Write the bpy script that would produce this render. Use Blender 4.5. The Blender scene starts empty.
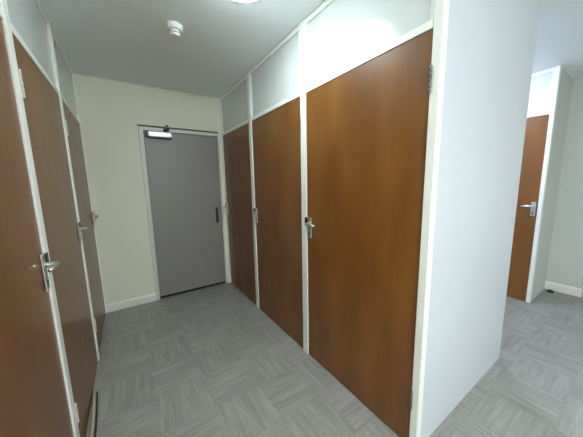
import bpy, bmesh, math, random
from mathutils import Matrix, Vector, Euler

scene = bpy.context.scene
COL = scene.collection
H = 2.466                 # ceiling height
XL = -1.423               # face of the left cupboard row
YE = 3.265                # end wall
YP = 0.55                 # white partition wall facing the camera
XP = 1.19                 # its outer corner
XF = 2.53                 # row across the second corridor
YF = 0.666                # where that row ends
XR = 3.18                 # recess wall
YR = 0.38
XO, YB = 4.4, -2.7        # far right wall, wall behind the camera

# ------------------------------------------------------------------ materials
def new_mat(name):
    m = bpy.data.materials.new(name); m.use_nodes = True
    nt = m.node_tree
    return m, nt, nt.nodes['Principled BSDF']

def plain(name, col, rough=0.5, metal=0.0, spec=0.5, bump=0.0, bscale=60, vary=0.0, coat=0.0, coat_r=0.1):
    m, nt, b = new_mat(name)
    b.inputs['Base Color'].default_value = (*col, 1)
    b.inputs['Roughness'].default_value = rough
    b.inputs['Metallic'].default_value = metal
    b.inputs['Specular IOR Level'].default_value = spec
    b.inputs['Coat Weight'].default_value = coat
    b.inputs['Coat Roughness'].default_value = coat_r
    geo = nt.nodes.new('ShaderNodeNewGeometry')
    if vary:
        n = nt.nodes.new('ShaderNodeTexNoise'); n.inputs['Scale'].default_value = 2.2; n.inputs['Detail'].default_value = 4
        nt.links.new(geo.outputs['Position'], n.inputs['Vector'])
        r = nt.nodes.new('ShaderNodeMapRange'); r.inputs[3].default_value = 1 - vary; r.inputs[4].default_value = 1 + vary
        nt.links.new(n.outputs['Fac'], r.inputs[0])
        mx = nt.nodes.new('ShaderNodeMix'); mx.data_type = 'RGBA'; mx.blend_type = 'MULTIPLY'; mx.inputs[0].default_value = 1
        mx.inputs[6].default_value = (*col, 1)
        nt.links.new(r.outputs[0], mx.inputs[7]); nt.links.new(mx.outputs[2], b.inputs['Base Color'])
    if bump:
        n2 = nt.nodes.new('ShaderNodeTexNoise'); n2.inputs['Scale'].default_value = bscale; n2.inputs['Detail'].default_value = 5
        nt.links.new(geo.outputs['Position'], n2.inputs['Vector'])
        bp = nt.nodes.new('ShaderNodeBump'); bp.inputs['Strength'].default_value = bump; bp.inputs['Distance'].default_value = 0.004
        nt.links.new(n2.outputs['Fac'], bp.inputs['Height']); nt.links.new(bp.outputs['Normal'], b.inputs['Normal'])
    return m

def wood(name, c0, c1, c2):
    m, nt, b = new_mat(name)
    N, L = nt.nodes, nt.links
    geo = N.new('ShaderNodeNewGeometry')
    mp = N.new('ShaderNodeMapping'); mp.inputs['Scale'].default_value = (4.0, 4.0, 1.1)
    L.new(geo.outputs['Position'], mp.inputs['Vector'])
    n1 = N.new('ShaderNodeTexNoise'); n1.inputs['Scale'].default_value = 1.4; n1.inputs['Detail'].default_value = 3; n1.inputs['Distortion'].default_value = 0.2
    L.new(mp.outputs[0], n1.inputs['Vector'])
    mp2 = N.new('ShaderNodeMapping'); mp2.inputs['Scale'].default_value = (120, 120, 3)
    L.new(geo.outputs['Position'], mp2.inputs['Vector'])
    n2 = N.new('ShaderNodeTexNoise'); n2.inputs['Scale'].default_value = 1.0; n2.inputs['Detail'].default_value = 4
    L.new(mp2.outputs[0], n2.inputs['Vector'])
    ramp = N.new('ShaderNodeValToRGB')
    e = ramp.color_ramp.elements
    e[0].position = 0.3; e[0].color = (*c0, 1); e[1].position = 0.72; e[1].color = (*c2, 1)
    k = e.new(0.5); k.color = (*c1, 1)
    L.new(n1.outputs['Fac'], ramp.inputs[0])
    r = N.new('ShaderNodeMapRange'); r.inputs[1].default_value = 0.3; r.inputs[2].default_value = 0.7; r.inputs[3].default_value = 0.95; r.inputs[4].default_value = 1.04
    L.new(n2.outputs['Fac'], r.inputs[0])
    mx = N.new('ShaderNodeMix'); mx.data_type = 'RGBA'; mx.blend_type = 'MULTIPLY'; mx.inputs[0].default_value = 1
    L.new(ramp.outputs[0], mx.inputs[6]); L.new(r.outputs[0], mx.inputs[7]); L.new(mx.outputs[2], b.inputs['Base Color'])
    b.inputs['Roughness'].default_value = 0.40
    b.inputs['Specular IOR Level'].default_value = 0.35
    b.inputs['Coat Weight'].default_value = 0.3
    b.inputs['Coat Roughness'].default_value = 0.13
    return m

def vinyl_floor(name):
    """305 mm vinyl tiles printed with parquet fingers, turned 90 degrees on every other tile."""
    m, nt, b = new_mat(name)
    N, L = nt.nodes, nt.links
    T = 0.305
    def math_(op, a, c=None, d=None):
        n = N.new('ShaderNodeMath'); n.operation = op
        for i, v in enumerate((a, c, d)):
            if v is None: continue
            if isinstance(v, (int, float)): n.inputs[i].default_value = v
            else: L.new(v, n.inputs[i])
        return n.outputs[0]
    geo = N.new('ShaderNodeNewGeometry')
    sx = N.new('ShaderNodeSeparateXYZ'); L.new(geo.outputs['Position'], sx.inputs[0])
    x = math_('DIVIDE', math_('ADD', sx.outputs[0], 0.163 + 20 * T), T)
    y = math_('DIVIDE', math_('SUBTRACT', sx.outputs[1], 1.095 - 20 * T), T)
    ix, iy = math_('FLOOR', x), math_('FLOOR', y)
    fx, fy = math_('FRACT', x), math_('FRACT', y)
    par = math_('MODULO', math_('ADD', ix, iy), 2.0)        # 0: fingers run along y, 1: along x
    mixf = lambda f, a, c: math_('ADD', math_('MULTIPLY', f, c), math_('MULTIPLY', math_('SUBTRACT', 1.0, f), a))
    across = mixf(par, fx, fy)
    along = mixf(par, fy, fx)
    strip = math_('FLOOR', math_('MULTIPLY', across, 6.0))
    cv = N.new('ShaderNodeCombineXYZ'); L.new(ix, cv.inputs[0]); L.new(iy, cv.inputs[1]); L.new(strip, cv.inputs[2])
    wn = N.new('ShaderNodeTexWhiteNoise'); wn.noise_dimensions = '3D'; L.new(cv.outputs[0], wn.inputs['Vector'])
    cv2 = N.new('ShaderNodeCombineXYZ'); L.new(ix, cv2.inputs[0]); L.new(iy, cv2.inputs[1]); cv2.inputs[2].default_value = 0.5
    wn2 = N.new('ShaderNodeTexWhiteNoise'); wn2.noise_dimensions = '3D'; L.new(cv2.outputs[0], wn2.inputs['Vector'])
    # streaks that run along each finger
    cs = N.new('ShaderNodeCombineXYZ')
    L.new(math_('ADD', math_('MULTIPLY', across, 13.0), math_('MULTIPLY', wn2.outputs['Value'], 57.0)), cs.inputs[0])
    L.new(math_('ADD', math_('MULTIPLY', along, 1.1), math_('MULTIPLY', wn.outputs['Value'], 31.0)), cs.inputs[1])
    ns = N.new('ShaderNodeTexNoise'); ns.inputs['Scale'].default_value = 1.0; ns.inputs['Detail'].default_value = 3; ns.inputs['Roughness'].default_value = 0.6
    L.new(cs.outputs[0], ns.inputs['Vector'])
    rs = N.new('ShaderNodeMapRange'); rs.inputs[1].default_value = 0.34; rs.inputs[2].default_value = 0.70; rs.inputs[3].default_value = 0.85; rs.inputs[4].default_value = 1.2
    L.new(ns.outputs['Fac'], rs.inputs[0])
    v1 = math_('ADD', math_('MULTIPLY', wn.outputs['Value'], 0.13), 0.935)
    v2 = math_('ADD', math_('MULTIPLY', wn2.outputs['Value'], 0.05), 0.975)
    # joints between fingers and tiles
    sf = math_('FRACT', math_('MULTIPLY', across, 6.0))
    jd = math_('MINIMUM', math_('MINIMUM', fx, math_('SUBTRACT', 1.0, fx)), math_('MINIMUM', fy, math_('SUBTRACT', 1.0, fy)))
    joint = math_('SUBTRACT', 1.0, math_('MULTIPLY', math_('LESS_THAN', jd, 0.008), 0.09))
    sj = math_('SUBTRACT', 1.0, math_('MULTIPLY', math_('LESS_THAN', math_('MINIMUM', sf, math_('SUBTRACT', 1.0, sf)), 0.03), 0.05))
    big = N.new('ShaderNodeTexNoise'); big.inputs['Scale'].default_value = 1.6; big.inputs['Detail'].default_value = 4
    L.new(geo.outputs['Position'], big.inputs['Vector'])
    v3 = math_('ADD', math_('MULTIPLY', big.outputs['Fac'], 0.16), 0.92)
    val = math_('MULTIPLY', math_('MULTIPLY', math_('MULTIPLY', rs.outputs[0], v1), math_('MULTIPLY', v2, v3)), math_('MULTIPLY', joint, sj))
    mx = N.new('ShaderNodeMix'); mx.data_type = 'RGBA'; mx.blend_type = 'MULTIPLY'; mx.inputs[0].default_value = 1
    mx.inputs[6].default_value = (0.295, 0.288, 0.268, 1)
    L.new(val, mx.inputs[7]); L.new(mx.outputs[2], b.inputs['Base Color'])
    b.inputs['Roughness'].default_value = 0.36
    b.inputs['Specular IOR Level'].default_value = 0.4
    return m

def emit(name, col, strength):
    m = bpy.data.materials.new(name); m.use_nodes = True
    nt = m.node_tree; nt.nodes.clear()
    o = nt.nodes.new('ShaderNodeOutputMaterial'); e = nt.nodes.new('ShaderNodeEmission')
    e.inputs[0].default_value = (*col, 1); e.inputs[1].default_value = strength
    nt.links.new(e.outputs[0], o.inputs[0])
    return m

M = dict(
    wood=wood('varnished_veneer', (0.168, 0.060, 0.011), (0.195, 0.074, 0.014), (0.235, 0.095, 0.020)),
    post=plain('white_gloss_paint', (0.86, 0.86, 0.81), 0.3, bump=0.03, bscale=25),
    panel=plain('white_laminate', (0.66, 0.69, 0.685), 0.17, spec=0.5, vary=0.02),
    wall=plain('cream_emulsion', (0.80, 0.80, 0.68), 0.75, bump=0.12, bscale=90, vary=0.02),
    pale_wall=plain('pale_grey_emulsion', (0.60, 0.61, 0.59), 0.75, bump=0.1, bscale=90, vary=0.02),
    white_wall=plain('white_satin_wall', (0.60, 0.625, 0.68), 0.38, bump=0.05, bscale=40, vary=0.015),
    ceiling=plain('stippled_ceiling', (0.88, 0.94, 0.96), 0.9, bump=0.55, bscale=70, vary=0.02),
    floor=vinyl_floor('parquet_vinyl'),
    skirting=plain('skirting_paint', (0.82, 0.82, 0.76), 0.4),
    grey_door=plain('grey_door_paint', (0.258, 0.243, 0.236), 0.42, bump=0.03, bscale=30, vary=0.02),
    frame=plain('door_frame_paint', (0.66, 0.67, 0.60), 0.4),
    steel=plain('satin_aluminium', (0.66, 0.65, 0.62), 0.3, 0.9),
    closer=plain('silver_closer', (0.72, 0.76, 0.80), 0.35, 0.35),
    dark=plain('dark_steel', (0.05, 0.05, 0.055), 0.4, 0.5),
    dark_strip=plain('dark_head_strip', (0.075, 0.08, 0.055), 0.6),
    hinge=plain('painted_hinge', (0.15, 0.155, 0.15), 0.4, 0.5),
    hinge_pale=plain('cream_painted_hinge', (0.50, 0.48, 0.40), 0.45, 0.0),
    rubber=plain('black_rubber', (0.02, 0.02, 0.02), 0.7),
    bare=plain('bare_worn_timber', (0.42, 0.36, 0.25), 0.8, vary=0.15),
    plastic=plain('white_plastic', (0.8, 0.82, 0.80), 0.35),
    lamp=emit('lamp_diffuser', (0.82, 0.98, 1.0), 20.5),
    lamp_cool=emit('lamp_diffuser_cool', (0.64, 0.77, 1.0), 40.0),
    fill_near=emit('fill_diffuser_near', (0.58, 0.71, 1.0), 9.0),  # glow of the added fill light that faces the partition
    fill_lobby=emit('fill_diffuser_lobby', (0.88, 0.95, 1.0), 118.0),  # glow of the added fill light behind the camera
)

# ------------------------------------------------------------------ mesh helpers
def add_box(bm, lo, hi, bevel=0.0, seg=1):
    lo, hi = [min(a, b) for a, b in zip(lo, hi)], [max(a, b) for a, b in zip(lo, hi)]
    c = [(a + b) / 2 for a, b in zip(lo, hi)]; s = [b - a for a, b in zip(lo, hi)]
    r = bmesh.ops.create_cube(bm, size=1, matrix=Matrix.Translation(c) @ Matrix.Diagonal((*s, 1)))
    if bevel:
        es = list({e for v in r['verts'] for e in v.link_edges})
        bmesh.ops.bevel(bm, geom=es, offset=min(bevel, min(s) * 0.45), segments=seg, affect='EDGES', profile=0.5)

def add_lathe(bm, prof, n=40, mat=Matrix()):
    rings = []
    for r, z in prof:
        rings.append([bm.verts.new(mat @ Vector((max(r, 1e-5) * math.cos(2 * math.pi * k / n), max(r, 1e-5) * math.sin(2 * math.pi * k / n), z))) for k in range(n)])
    for a, b in zip(rings, rings[1:]):
        for k in range(n):
            bm.faces.new((a[k], a[(k + 1) % n], b[(k + 1) % n], b[k]))
    bm.faces.new(rings[0]); bm.faces.new(rings[-1])

def add_tube(bm, pts, r, n=12):
    pts = [Vector(p) for p in pts]
    rings = []
    for i, p in enumerate(pts):
        t = (pts[min(i + 1, len(pts) - 1)] - pts[max(i - 1, 0)]).normalized()
        a = t.cross(Vector((0, 0, 1)))
        if a.length < 0.05: a = t.cross(Vector((0, 1, 0)))
        a.normalize(); b = t.cross(a)
        rr = r[i] if isinstance(r, (list, tuple)) else r
        rings.append([bm.verts.new(p + (a * math.cos(2 * math.pi * k / n) + b * math.sin(2 * math.pi * k / n)) * rr) for k in range(n)])
    for a, b in zip(rings, rings[1:]):
        for k in range(n):
            bm.faces.new((a[k], a[(k + 1) % n], b[(k + 1) % n], b[k]))
    bm.faces.new(rings[0]); bm.faces.new(rings[-1])

def link(name, bm, mat, parent=None, smooth=False, xf=None):
    if xf is not None:
        bmesh.ops.transform(bm, matrix=xf, verts=bm.verts)
    bmesh.ops.recalc_face_normals(bm, faces=bm.faces)
    me = bpy.data.meshes.new(name); bm.to_mesh(me); bm.free()
    me.materials.append(mat)
    if smooth:
        me.polygons.foreach_set('use_smooth', [True] * len(me.polygons))
        me.set_sharp_from_angle(angle=math.radians(35))
    o = bpy.data.objects.new(name, me); COL.objects.link(o)
    if parent is not None: o.parent = parent
    return o

def box(name, lo, hi, mat, parent=None, bevel=0.0, xf=None):
    bm = bmesh.new(); add_box(bm, lo, hi, bevel, 2 if bevel else 1)
    return link(name, bm, mat, parent, xf=xf)

def boxes(name, lst, mat, parent=None, bevel=0.0, xf=None):
    bm = bmesh.new()
    for lo, hi in lst: add_box(bm, lo, hi, bevel, 2 if bevel else 1)
    return link(name, bm, mat, parent, xf=xf)

def tag(o, label=None, cat=None, group=None, kind=None):
    if label: o['label'] = label
    if cat: o['category'] = cat
    if group: o['group'] = group
    if kind: o['kind'] = kind
    return o

def thing(name, loc, label, cat, group=None, kind=None):
    o = bpy.data.objects.new(name, None); COL.objects.link(o)
    o.location = loc; o.empty_display_size = 0.1
    return tag(o, label, cat, group, kind)

def struct(o, label, cat):
    return tag(o, label, cat, kind='structure')

# ------------------------------------------------------------------ the room
TH = 0.1
struct(box('floor', (XL - 0.8, YB - TH, -0.12), (XO + TH, YE + TH, 0), M['floor']), 'grey vinyl floor printed in parquet blocks turned at right angles', 'floor')
struct(box('ceiling', (XL - 0.8, YB - TH, H), (XO + TH, YE + TH, H + 0.12), M['ceiling']), 'pale stippled ceiling over both corridors', 'ceiling')
struct(box('wall_end_left', (XL - 0.7, YE, 0), (-0.93, YE + TH, H), M['wall']), 'cream end wall left of the grey door', 'wall')
struct(box('wall_end_above', (-0.93, YE, 2.036), (-0.041, YE + TH, H), M['wall']), 'cream end wall above the grey door', 'wall')
struct(box('wall_end_right', (-0.041, YE, 0), (XO, YE + TH, H), M['wall']), 'narrow cream strip of end wall right of the grey door', 'wall')
struct(box('wall_left', (XL - 0.7, YB, 0), (XL - 0.6, YE, H), M['wall']), 'wall behind the left cupboard row', 'wall')
struct(box('wall_near_left', (XL - 0.6, YB, 0), (XL, 0.52, H), M['wall']), 'cream wall on the left before the cupboards begin', 'wall')
struct(box('wall_partition', (0.035, YP, 0), (XP, YP + 0.06, H), M['white_wall']), 'broad white partition closing the end of the right cupboard row', 'wall')
struct(box('wall_partition_side', (XP - 0.06, YP + 0.06, 0), (XP, YE, H), M['white_wall']), 'white side of the cupboard block along the second corridor', 'wall')
struct(box('wall_recess_side', (XF + 0.05, YF + 0.002, 0), (XR + TH, YF + 0.03, H), M['pale_wall']), 'pale grey wall turning back beside the far brown door', 'wall')
struct(box('wall_recess', (XR, YR, 0), (XR + TH, YF + 0.002, H), M['pale_wall']), 'pale recess wall with white skirting at far right', 'wall')
struct(box('wall_far_right', (XR + TH, YR, 0), (XO, YR + TH, H), M['pale_wall']), 'wall beyond the recess corner', 'wall')
struct(box('wall_right', (XO, YB, 0), (XO + TH, YE, H), M['wall']), 'outer wall on the right', 'wall')
struct(box('wall_back', (XL - 0.7, YB - TH, 0), (XO, YB, H), M['wall']), 'wall behind the photographer', 'wall')
struct(box('wall_far_row', (XF, 1.62, 0), (XF + 0.05, YE, H), M['panel']), 'white panelled row continuing along the second corridor', 'wall')

# skirting boards (a chamfered top edge)
def skirt(name, a, b, n, label, h=0.088, t=0.016):
    a, b, n = Vector((*a, 0)), Vector((*b, 0)), Vector((*n, 0))
    bm = bmesh.new()
    prof = [(0, 0), (t, 0), (t, h - 0.012), (t * 0.45, h), (0, h)]
    A = [bm.verts.new(a + n * w + Vector((0, 0, z))) for w, z in prof]
    B = [bm.verts.new(b + n * w + Vector((0, 0, z))) for w, z in prof]
    k = len(prof)
    for i in range(k): bm.faces.new((A[i], A[(i + 1) % k], B[(i + 1) % k], B[i]))
    bm.faces.new(A); bm.faces.new(B)
    return struct(link(name, bm, M['skirting']), label, 'skirting board')
skirt('baseboard_end_left', (XL, YE), (-0.931, YE), (0, -1), 'white skirting board on the end wall left of the grey door')
skirt('baseboard_end_right', (-0.040, YE), (-0.009, YE), (0, -1), 'short stub of white skirting right of the grey door', h=0.075, t=0.022)
skirt('baseboard_recess', (XR, YF + 0.002), (XR, YR - 0.016), (-1, 0), 'white skirting board on the recess wall at far right', h=0.1)
skirt('baseboard_far_right', (XR, YR), (XO, YR), (0, -1), 'white skirting round the recess corner', h=0.1)
skirt('baseboard_near_left', (XL, YB), (XL, 0.52), (1, 0), 'white skirting on the near left wall')
skirt('baseboard_back', (XL, YB), (XO, YB), (0, 1), 'white skirting on the wall behind the photographer')

# ------------------------------------------------------------------ posts between the cupboards
def post(n, x0, x1, y0, y1, label):
    struct(box('trim_%d' % n, (x0, y0, 0), (x1, y1, H), M['post'], bevel=0.003), label, 'post')
PR = 0.008
post(1, -PR, 0.035, YP - 0.006, 0.582, 'white corner post beside the white partition')
post(2, -PR, 0.06, 1.442, 1.505, 'white post between near and middle cupboards of the right row')
post(3, -PR, 0.06, 2.338, 2.398, 'white post between middle and far cupboards of the right row')
post(4, -PR, 0.06, 3.225, YE, 'white post in the corner right of the grey door')
post(5, XL - 0.06, XL + PR, 1.418, 1.475, 'white post between near and middle cupboards of the left row')
post(6, XL - 0.06, XL + PR, 2.345, 2.393, 'white post between middle and far cupboards of the left row')
post(7, XL - 0.06, XL + PR, 3.240, YE, 'white post in the far left corner by the cream wall')
post(8, XL - 0.06, XL + PR, 0.52, 0.58, 'white post at the near end of the left row')
post(9, XF - PR, XF + 0.05, YF, 0.70, 'white corner post right of the far brown door')
post(10, XF - PR, XF + 0.05, 1.56, 1.62, 'white post on the far side of the far brown door')

# ------------------------------------------------------------------ cupboards
def make_cupboard(x, y, width, facing, toward, label, group, head=2.0, extras=False, edge_piece=True, hz=0.0):
    """u runs from the hinges to the handle, w out of the face, z up."""
    t = thing('cupboard', (x, y, 0), label, 'cupboard', group)
    X = Matrix(((0, facing, 0, 0), (toward, 0, 0, 0), (0, 0, 1, 0), (0, 0, 0, 1)))
    g = 0.003
    door = box('door', (g, -0.036, 0.006), (width - g, 0, head - 0.003), M['wood'], t, 0.0015, X)
    # hinges on the near stile
    for z in (0.285, 1.80):
        bm = bmesh.new()
        add_box(bm, (-0.010, 0.0, z - 0.055), (0.004, 0.004, z + 0.055), 0.001)
        for k in range(5):
            z0 = z - 0.055 + k * 0.022
            add_lathe(bm, [(0.0045, z0 + 0.001), (0.0055, z0 + 0.003), (0.0055, z0 + 0.019), (0.0045, z0 + 0.021)], 10, Matrix.Translation((-0.002, 0.0105, 0)))
        link('hinge', bm, M['hinge' if facing < 0 else 'hinge_pale'], door, True, X)
    # lever handle on a back plate
    uc = width - 0.034
    bp = box('back_plate', (uc - 0.02, 0.0005, 0.975 + hz), (uc + 0.02, 0.009, 1.13 + hz), M['steel'], door, 0.004, X)
    bm = bmesh.new()
    add_lathe(bm, [(0.014, 0.006), (0.014, 0.012), (0.0095, 0.016), (0.0095, 0.042)], 20,
              Matrix.Translation((uc, 0, 1.085 + hz)) @ Matrix.Rotation(-math.pi / 2, 4, 'X'))
    pts = [(uc + 0.004, 0.042, 1.085 + hz), (uc - 0.006, 0.047, 1.085 + hz), (uc - 0.026, 0.048, 1.086 + hz), (uc - 0.060, 0.046, 1.084 + hz), (uc - 0.086, 0.042, 1.081 + hz), (uc - 0.092, 0.037, 1.080 + hz)]
    add_tube(bm, pts, [0.008, 0.0105, 0.0095, 0.009, 0.0085, 0.006], 14)
    link('lever', bm, M['steel'], door, True, X)
    bm = bmesh.new()
    add_lathe(bm, [(0.006, 0.008), (0.006, 0.0105), (0.004, 0.011)], 14, Matrix.Translation((uc, 0, 1.015 + hz)) @ Matrix.Rotation(-math.pi / 2, 4, 'X'))
    add_box(bm, (uc - 0.0022, 0.008, 0.996 + hz), (uc + 0.0022, 0.0105, 1.015 + hz))
    link('keyhole', bm, M['dark'], door, False, X)
    if edge_piece: box('dark_edge_piece', (width - 0.012, 0.0005, 1.085 + hz), (width + 0.016, 0.013, 1.128 + hz), M['dark'], door, 0.002, X)  # small dark block across the door edge beside the back plate
    # fixed white panel over the door with its rails
    panel = box('upper_panel', (0.002, -0.03, head + 0.03), (width - 0.002, -0.008, H - 0.002), M['panel'], t, 0, X)
    boxes('bead', [((0.002, -0.008, head + 0.0), (width - 0.002, 0.004, head + 0.034)),
                   ((0.002, -0.008, H - 0.036), (width - 0.002, 0.004, H - 0.004)),
                   ((0.002, -0.008, head + 0.034), (0.018, 0.001, H - 0.036)),
                   ((width - 0.018, -0.008, head + 0.034), (width - 0.002, 0.001, H - 0.036))], M['post'], panel, 0.002, X)
    if extras:
        bm = bmesh.new()     # worn lath along the foot of this door, pulled away at its near end
        q = [(0.03, 0.032), (0.20, 0.028), (0.36, 0.020), (0.50, 0.011)]
        rows = []
        for u, w in q:
            rows.append([bm.verts.new((u, w - 0.006, 0.001)), bm.verts.new((u, w + 0.006, 0.001)), bm.verts.new((u, w + 0.005, 0.026)), bm.verts.new((u, w - 0.006, 0.030))])
        for a, b in zip(rows, rows[1:]):
            for k in range(4): bm.faces.new((a[k], a[(k + 1) % 4], b[(k + 1) % 4], b[k]))
        bm.faces.new(rows[0]); bm.faces.new(rows[-1])
        tag(link('worn_lath', bm, M['bare'], door, False, X), 'pale worn lath along the foot of the door')
        bm = bmesh.new()
        rows = []
        for u, w in q:
            rows.append([bm.verts.new((u, w + 0.007, 0.0005)), bm.verts.new((u, w + 0.016, 0.0005)), bm.verts.new((u, w + 0.015, 0.004)), bm.verts.new((u, w + 0.007, 0.006))])
        for a, b in zip(rows, rows[1:]):
            for k in range(4): bm.faces.new((a[k], a[(k + 1) % 4], b[(k + 1) % 4], b[k]))
        bm.faces.new(rows[0]); bm.faces.new(rows[-1])
        tag(link('foot_seal', bm, M['rubber'], door, False, X), 'black seal along the foot of the door')
    return t

GR, GL = 'brown cupboards along the right of the corridor', 'brown cupboards along the left of the corridor'
make_cupboard(0, 0.582, 0.860, -1, 1, 'large brown cupboard door beside the white partition, widest in view, white panel above', GR)
make_cupboard(0, 1.505, 0.833, -1, 1, 'brown cupboard in the middle of the right row, between two white posts', GR)
make_cupboard(0, 2.398, 0.827, -1, 1, 'narrowest looking brown cupboard of the right row, next to the grey door', GR)
make_cupboard(XL, 0.58, 0.838, 1, 1, 'brown cupboard at the left edge of the photo, nearest of the left row', GL, hz=-0.018)
make_cupboard(XL, 1.475, 0.870, 1, 1, 'middle brown cupboard of the left row, pale worn strip at its foot', GL, extras=True)
make_cupboard(XL, 2.393, 0.847, 1, 1, 'farthest brown cupboard of the left row, against the cream end wall', GL)
make_cupboard(XF, 1.56, 0.860, -1, -1, 'brown cupboard seen beyond the white partition at far right, silver lever handle', None, head=2.025, edge_piece=False)

# ------------------------------------------------------------------ grey fire door in the end wall
GX0, GX1, GZ = -0.887, -0.062, 1.992
d1 = thing('door_1', ((GX0 + GX1) / 2, YE, 0), 'plain grey door with overhead closer in the end wall', 'door', kind='structure')
ox = -(GX0 + GX1) / 2
D = Matrix.Translation((ox, 0, 0))
leaf = box('leaf', (GX0 + 0.003, 0.004, 0.028), (GX1 - 0.003, 0.048, GZ - 0.003), M['grey_door'], d1, 0.0015, D)
boxes('door_frame', [((GX0 - 0.043, -0.014, 0), (GX0, 0.06, GZ + 0.04)), ((GX1, -0.014, 0), (GX1 + 0.020, 0.06, GZ + 0.04)),
                ((GX0, -0.014, GZ), (GX1, 0.06, GZ + 0.04))], M['frame'], d1, 0.003, D)
tag(box('head_strip', (GX0 - 0.05, -0.018, GZ + 0.041), (GX1 + 0.012, -0.001, GZ + 0.056), M['dark_strip'], d1, 0.002, D), 'dark strip along the top of the door frame')
tag(box('threshold', (GX0, 0.002, 0.0), (GX1, 0.06, 0.016), M['rubber'], d1, 0, D), 'black threshold under the grey door')
# pull handle on a dark plate
hx = -0.128
tag(box('pull_plate', (hx - 0.012, -0.002, 0.87), (hx + 0.012, 0.0045, 1.10), M['dark'], d1, 0.002, D), 'dark plate behind the pull handle')
bm = bmesh.new()
add_tube(bm, [(hx, 0.0, 1.075), (hx, -0.035, 1.075), (hx, -0.045, 1.066), (hx, -0.045, 0.99), (hx, -0.045, 0.904), (hx, -0.035, 0.895), (hx, 0.0, 0.895)], 0.0075, 12)
link('pull_handle', bm, M['dark'], d1, True, D)
bm = bmesh.new()
add_lathe(bm, [(0.012, 0), (0.012, 0.006), (0.009, 0.009)], 18, Matrix.Translation((hx, -0.002, 1.088)) @ Matrix.Rotation(math.pi / 2, 4, 'X'))
link('lock_cylinder', bm, M['steel'], d1, True, D)
# overhead closer
cl = box('closer_body', (-0.845, -0.056, 1.925), (-0.605, 0.004, 1.982), M['closer'], d1, 0.006, D)
tag(cl, 'silver closer box')
boxes('closer_cap', [((-0.868, -0.05, 1.925), (-0.8455, 0.004, 1.985)), ((-0.845, -0.054, 1.913), (-0.605, 0.003, 1.9245))], M['dark'], cl, 0.003, D)
bm = bmesh.new()
add_lathe(bm, [(0.016, 1.9825), (0.016, 2.0), (0.011, 2.004), (0.011, 2.016)], 18, Matrix.Translation((-0.668, -0.028, 0)))
add_tube(bm, [(-0.668, -0.03, 2.008), (-0.66, -0.10, 2.009), (-0.645, -0.165, 2.01)], 0.009, 10)
add_tube(bm, [(-0.645, -0.165, 2.012), (-0.648, -0.10, 2.014), (-0.655, -0.022, 2.018)], 0.008, 10)
add_box(bm, (-0.685, -0.032, 2.004), (-0.622, -0.0145, 2.03), 0.003)
add_box(bm, (-0.662, -0.040, 2.02), (-0.634, -0.0185, 2.065), 0.003)
tag(link('closer_arm', bm, M['dark'], d1, True, D), 'dark folded closer arm')

# ------------------------------------------------------------------ ceiling fittings
def ceiling_light(x, y, mat, label, flat=False):
    t = thing('ceiling_light', (x, y, H), label, 'light', 'round ceiling lights')
    h = 0.026 if flat else 0.030            # depth of the ring; the opal cover bulges below it
    d = 0.034 if flat else 0.057
    bm = bmesh.new(); add_lathe(bm, [(0.158, 0.0), (0.162, -0.004), (0.162, 0.004 - h), (0.158, -h), (0.150, -h)], 48)
    link('base_ring', bm, M['plastic'], t, True)
    bm = bmesh.new()
    add_lathe(bm, [(0.149 * math.cos(a), -h - 0.0005 - d * math.sin(a)) for a in [k * math.pi / 16 for k in range(9)]], 48)
    link('diffuser', bm, mat, t, True)
    return t
ceiling_light(-0.50, 1.34, M['lamp'], 'round glowing white light on the ceiling above the corridor', True)
ceiling_light(1.90, 1.24, M['lamp_cool'], 'round glowing light on the ceiling of the second corridor behind the partition')
ceiling_light(0.90, -1.25, M['fill_near'], 'added round fill light, out of view, facing the white partition')  # unseen fixture added to brighten the partition; its true source is unknown

ceiling_light(-0.66, -1.45, M['fill_lobby'], 'added round fill light, unseen, on the ceiling behind the photographer')  # fill added out of view to lift the corridor and end wall

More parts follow.
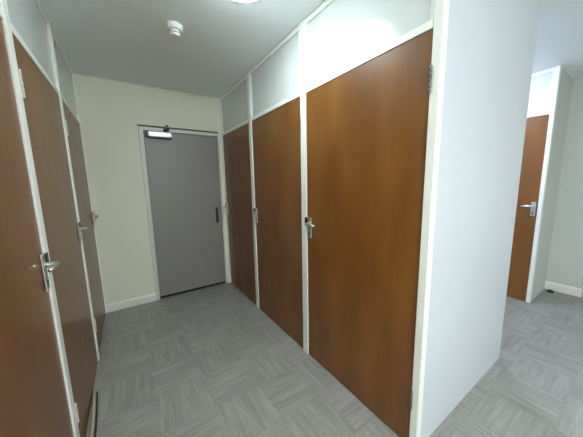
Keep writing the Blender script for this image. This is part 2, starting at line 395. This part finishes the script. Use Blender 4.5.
t = thing('smoke_detector', (-0.722, 1.975, H), 'small white round smoke detector on the ceiling', 'smoke detector')
bm = bmesh.new(); add_lathe(bm, [(0.052, 0), (0.053, -0.004), (0.052, -0.022), (0.045, -0.032), (0.033, -0.034)], 40)
base = link('base', bm, M['plastic'], t, True)
bm = bmesh.new()
add_lathe(bm, [(0.030, -0.033), (0.029, -0.045), (0.0285, -0.046)], 32)
for k in range(10):
    a = 2 * math.pi * k / 10
    add_box(bm, (0.027 * math.cos(a) - 0.002, 0.027 * math.sin(a) - 0.002, -0.056), (0.027 * math.cos(a) + 0.002, 0.027 * math.sin(a) + 0.002, -0.0455))
link('sensor_cage', bm, M['plastic'], t, True)
bm = bmesh.new(); add_lathe(bm, [(0.032, -0.056), (0.033, -0.059), (0.031, -0.066), (0.022, -0.070), (0.0, -0.071)], 32)
link('cap', bm, M['plastic'], t, True)

# small black door stop lying in the recess
bm = bmesh.new()
add_lathe(bm, [(0.030, 0.0005), (0.032, 0.006), (0.027, 0.020), (0.018, 0.026), (0.0, 0.027)], 24)
s = link('door_stop', bm, M['rubber'], None, True)
s.location = (3.085, 0.60, 0)
tag(s, 'small black rubber stop on the floor by the recess skirting', 'door stop')

# ------------------------------------------------------------------ world, camera, view
w = bpy.data.worlds.new('World'); scene.world = w; w.use_nodes = True
w.node_tree.nodes['Background'].inputs[0].default_value = (0.5, 0.55, 0.6, 1)
w.node_tree.nodes['Background'].inputs[1].default_value = 0.0

cam = bpy.data.cameras.new('Camera'); co = bpy.data.objects.new('Camera', cam); COL.objects.link(co)
cam.sensor_fit = 'HORIZONTAL'; cam.sensor_width = 36; cam.lens = 244.7159 / 583 * 36
cam.clip_start = 0.02
rot = Matrix.Rotation(math.radians(-33.704), 4, 'Z') @ Matrix.Rotation(math.radians(81.6376), 4, 'X') @ Matrix.Rotation(math.radians(-1.0909), 4, 'Z')
co.matrix_world = Matrix.Translation((-1.104, 0, 1.3865)) @ rot
scene.camera = co

vs = scene.view_settings
vs.view_transform = 'Standard'; vs.look = 'None'; vs.gamma = 1; vs.use_curve_mapping = False
vs.exposure = 1.62
scene.cycles.max_bounces = 12
scene.cycles.diffuse_bounces = 6
scene.cycles.use_denoising = True
scene.cycles.caustics_reflective = False
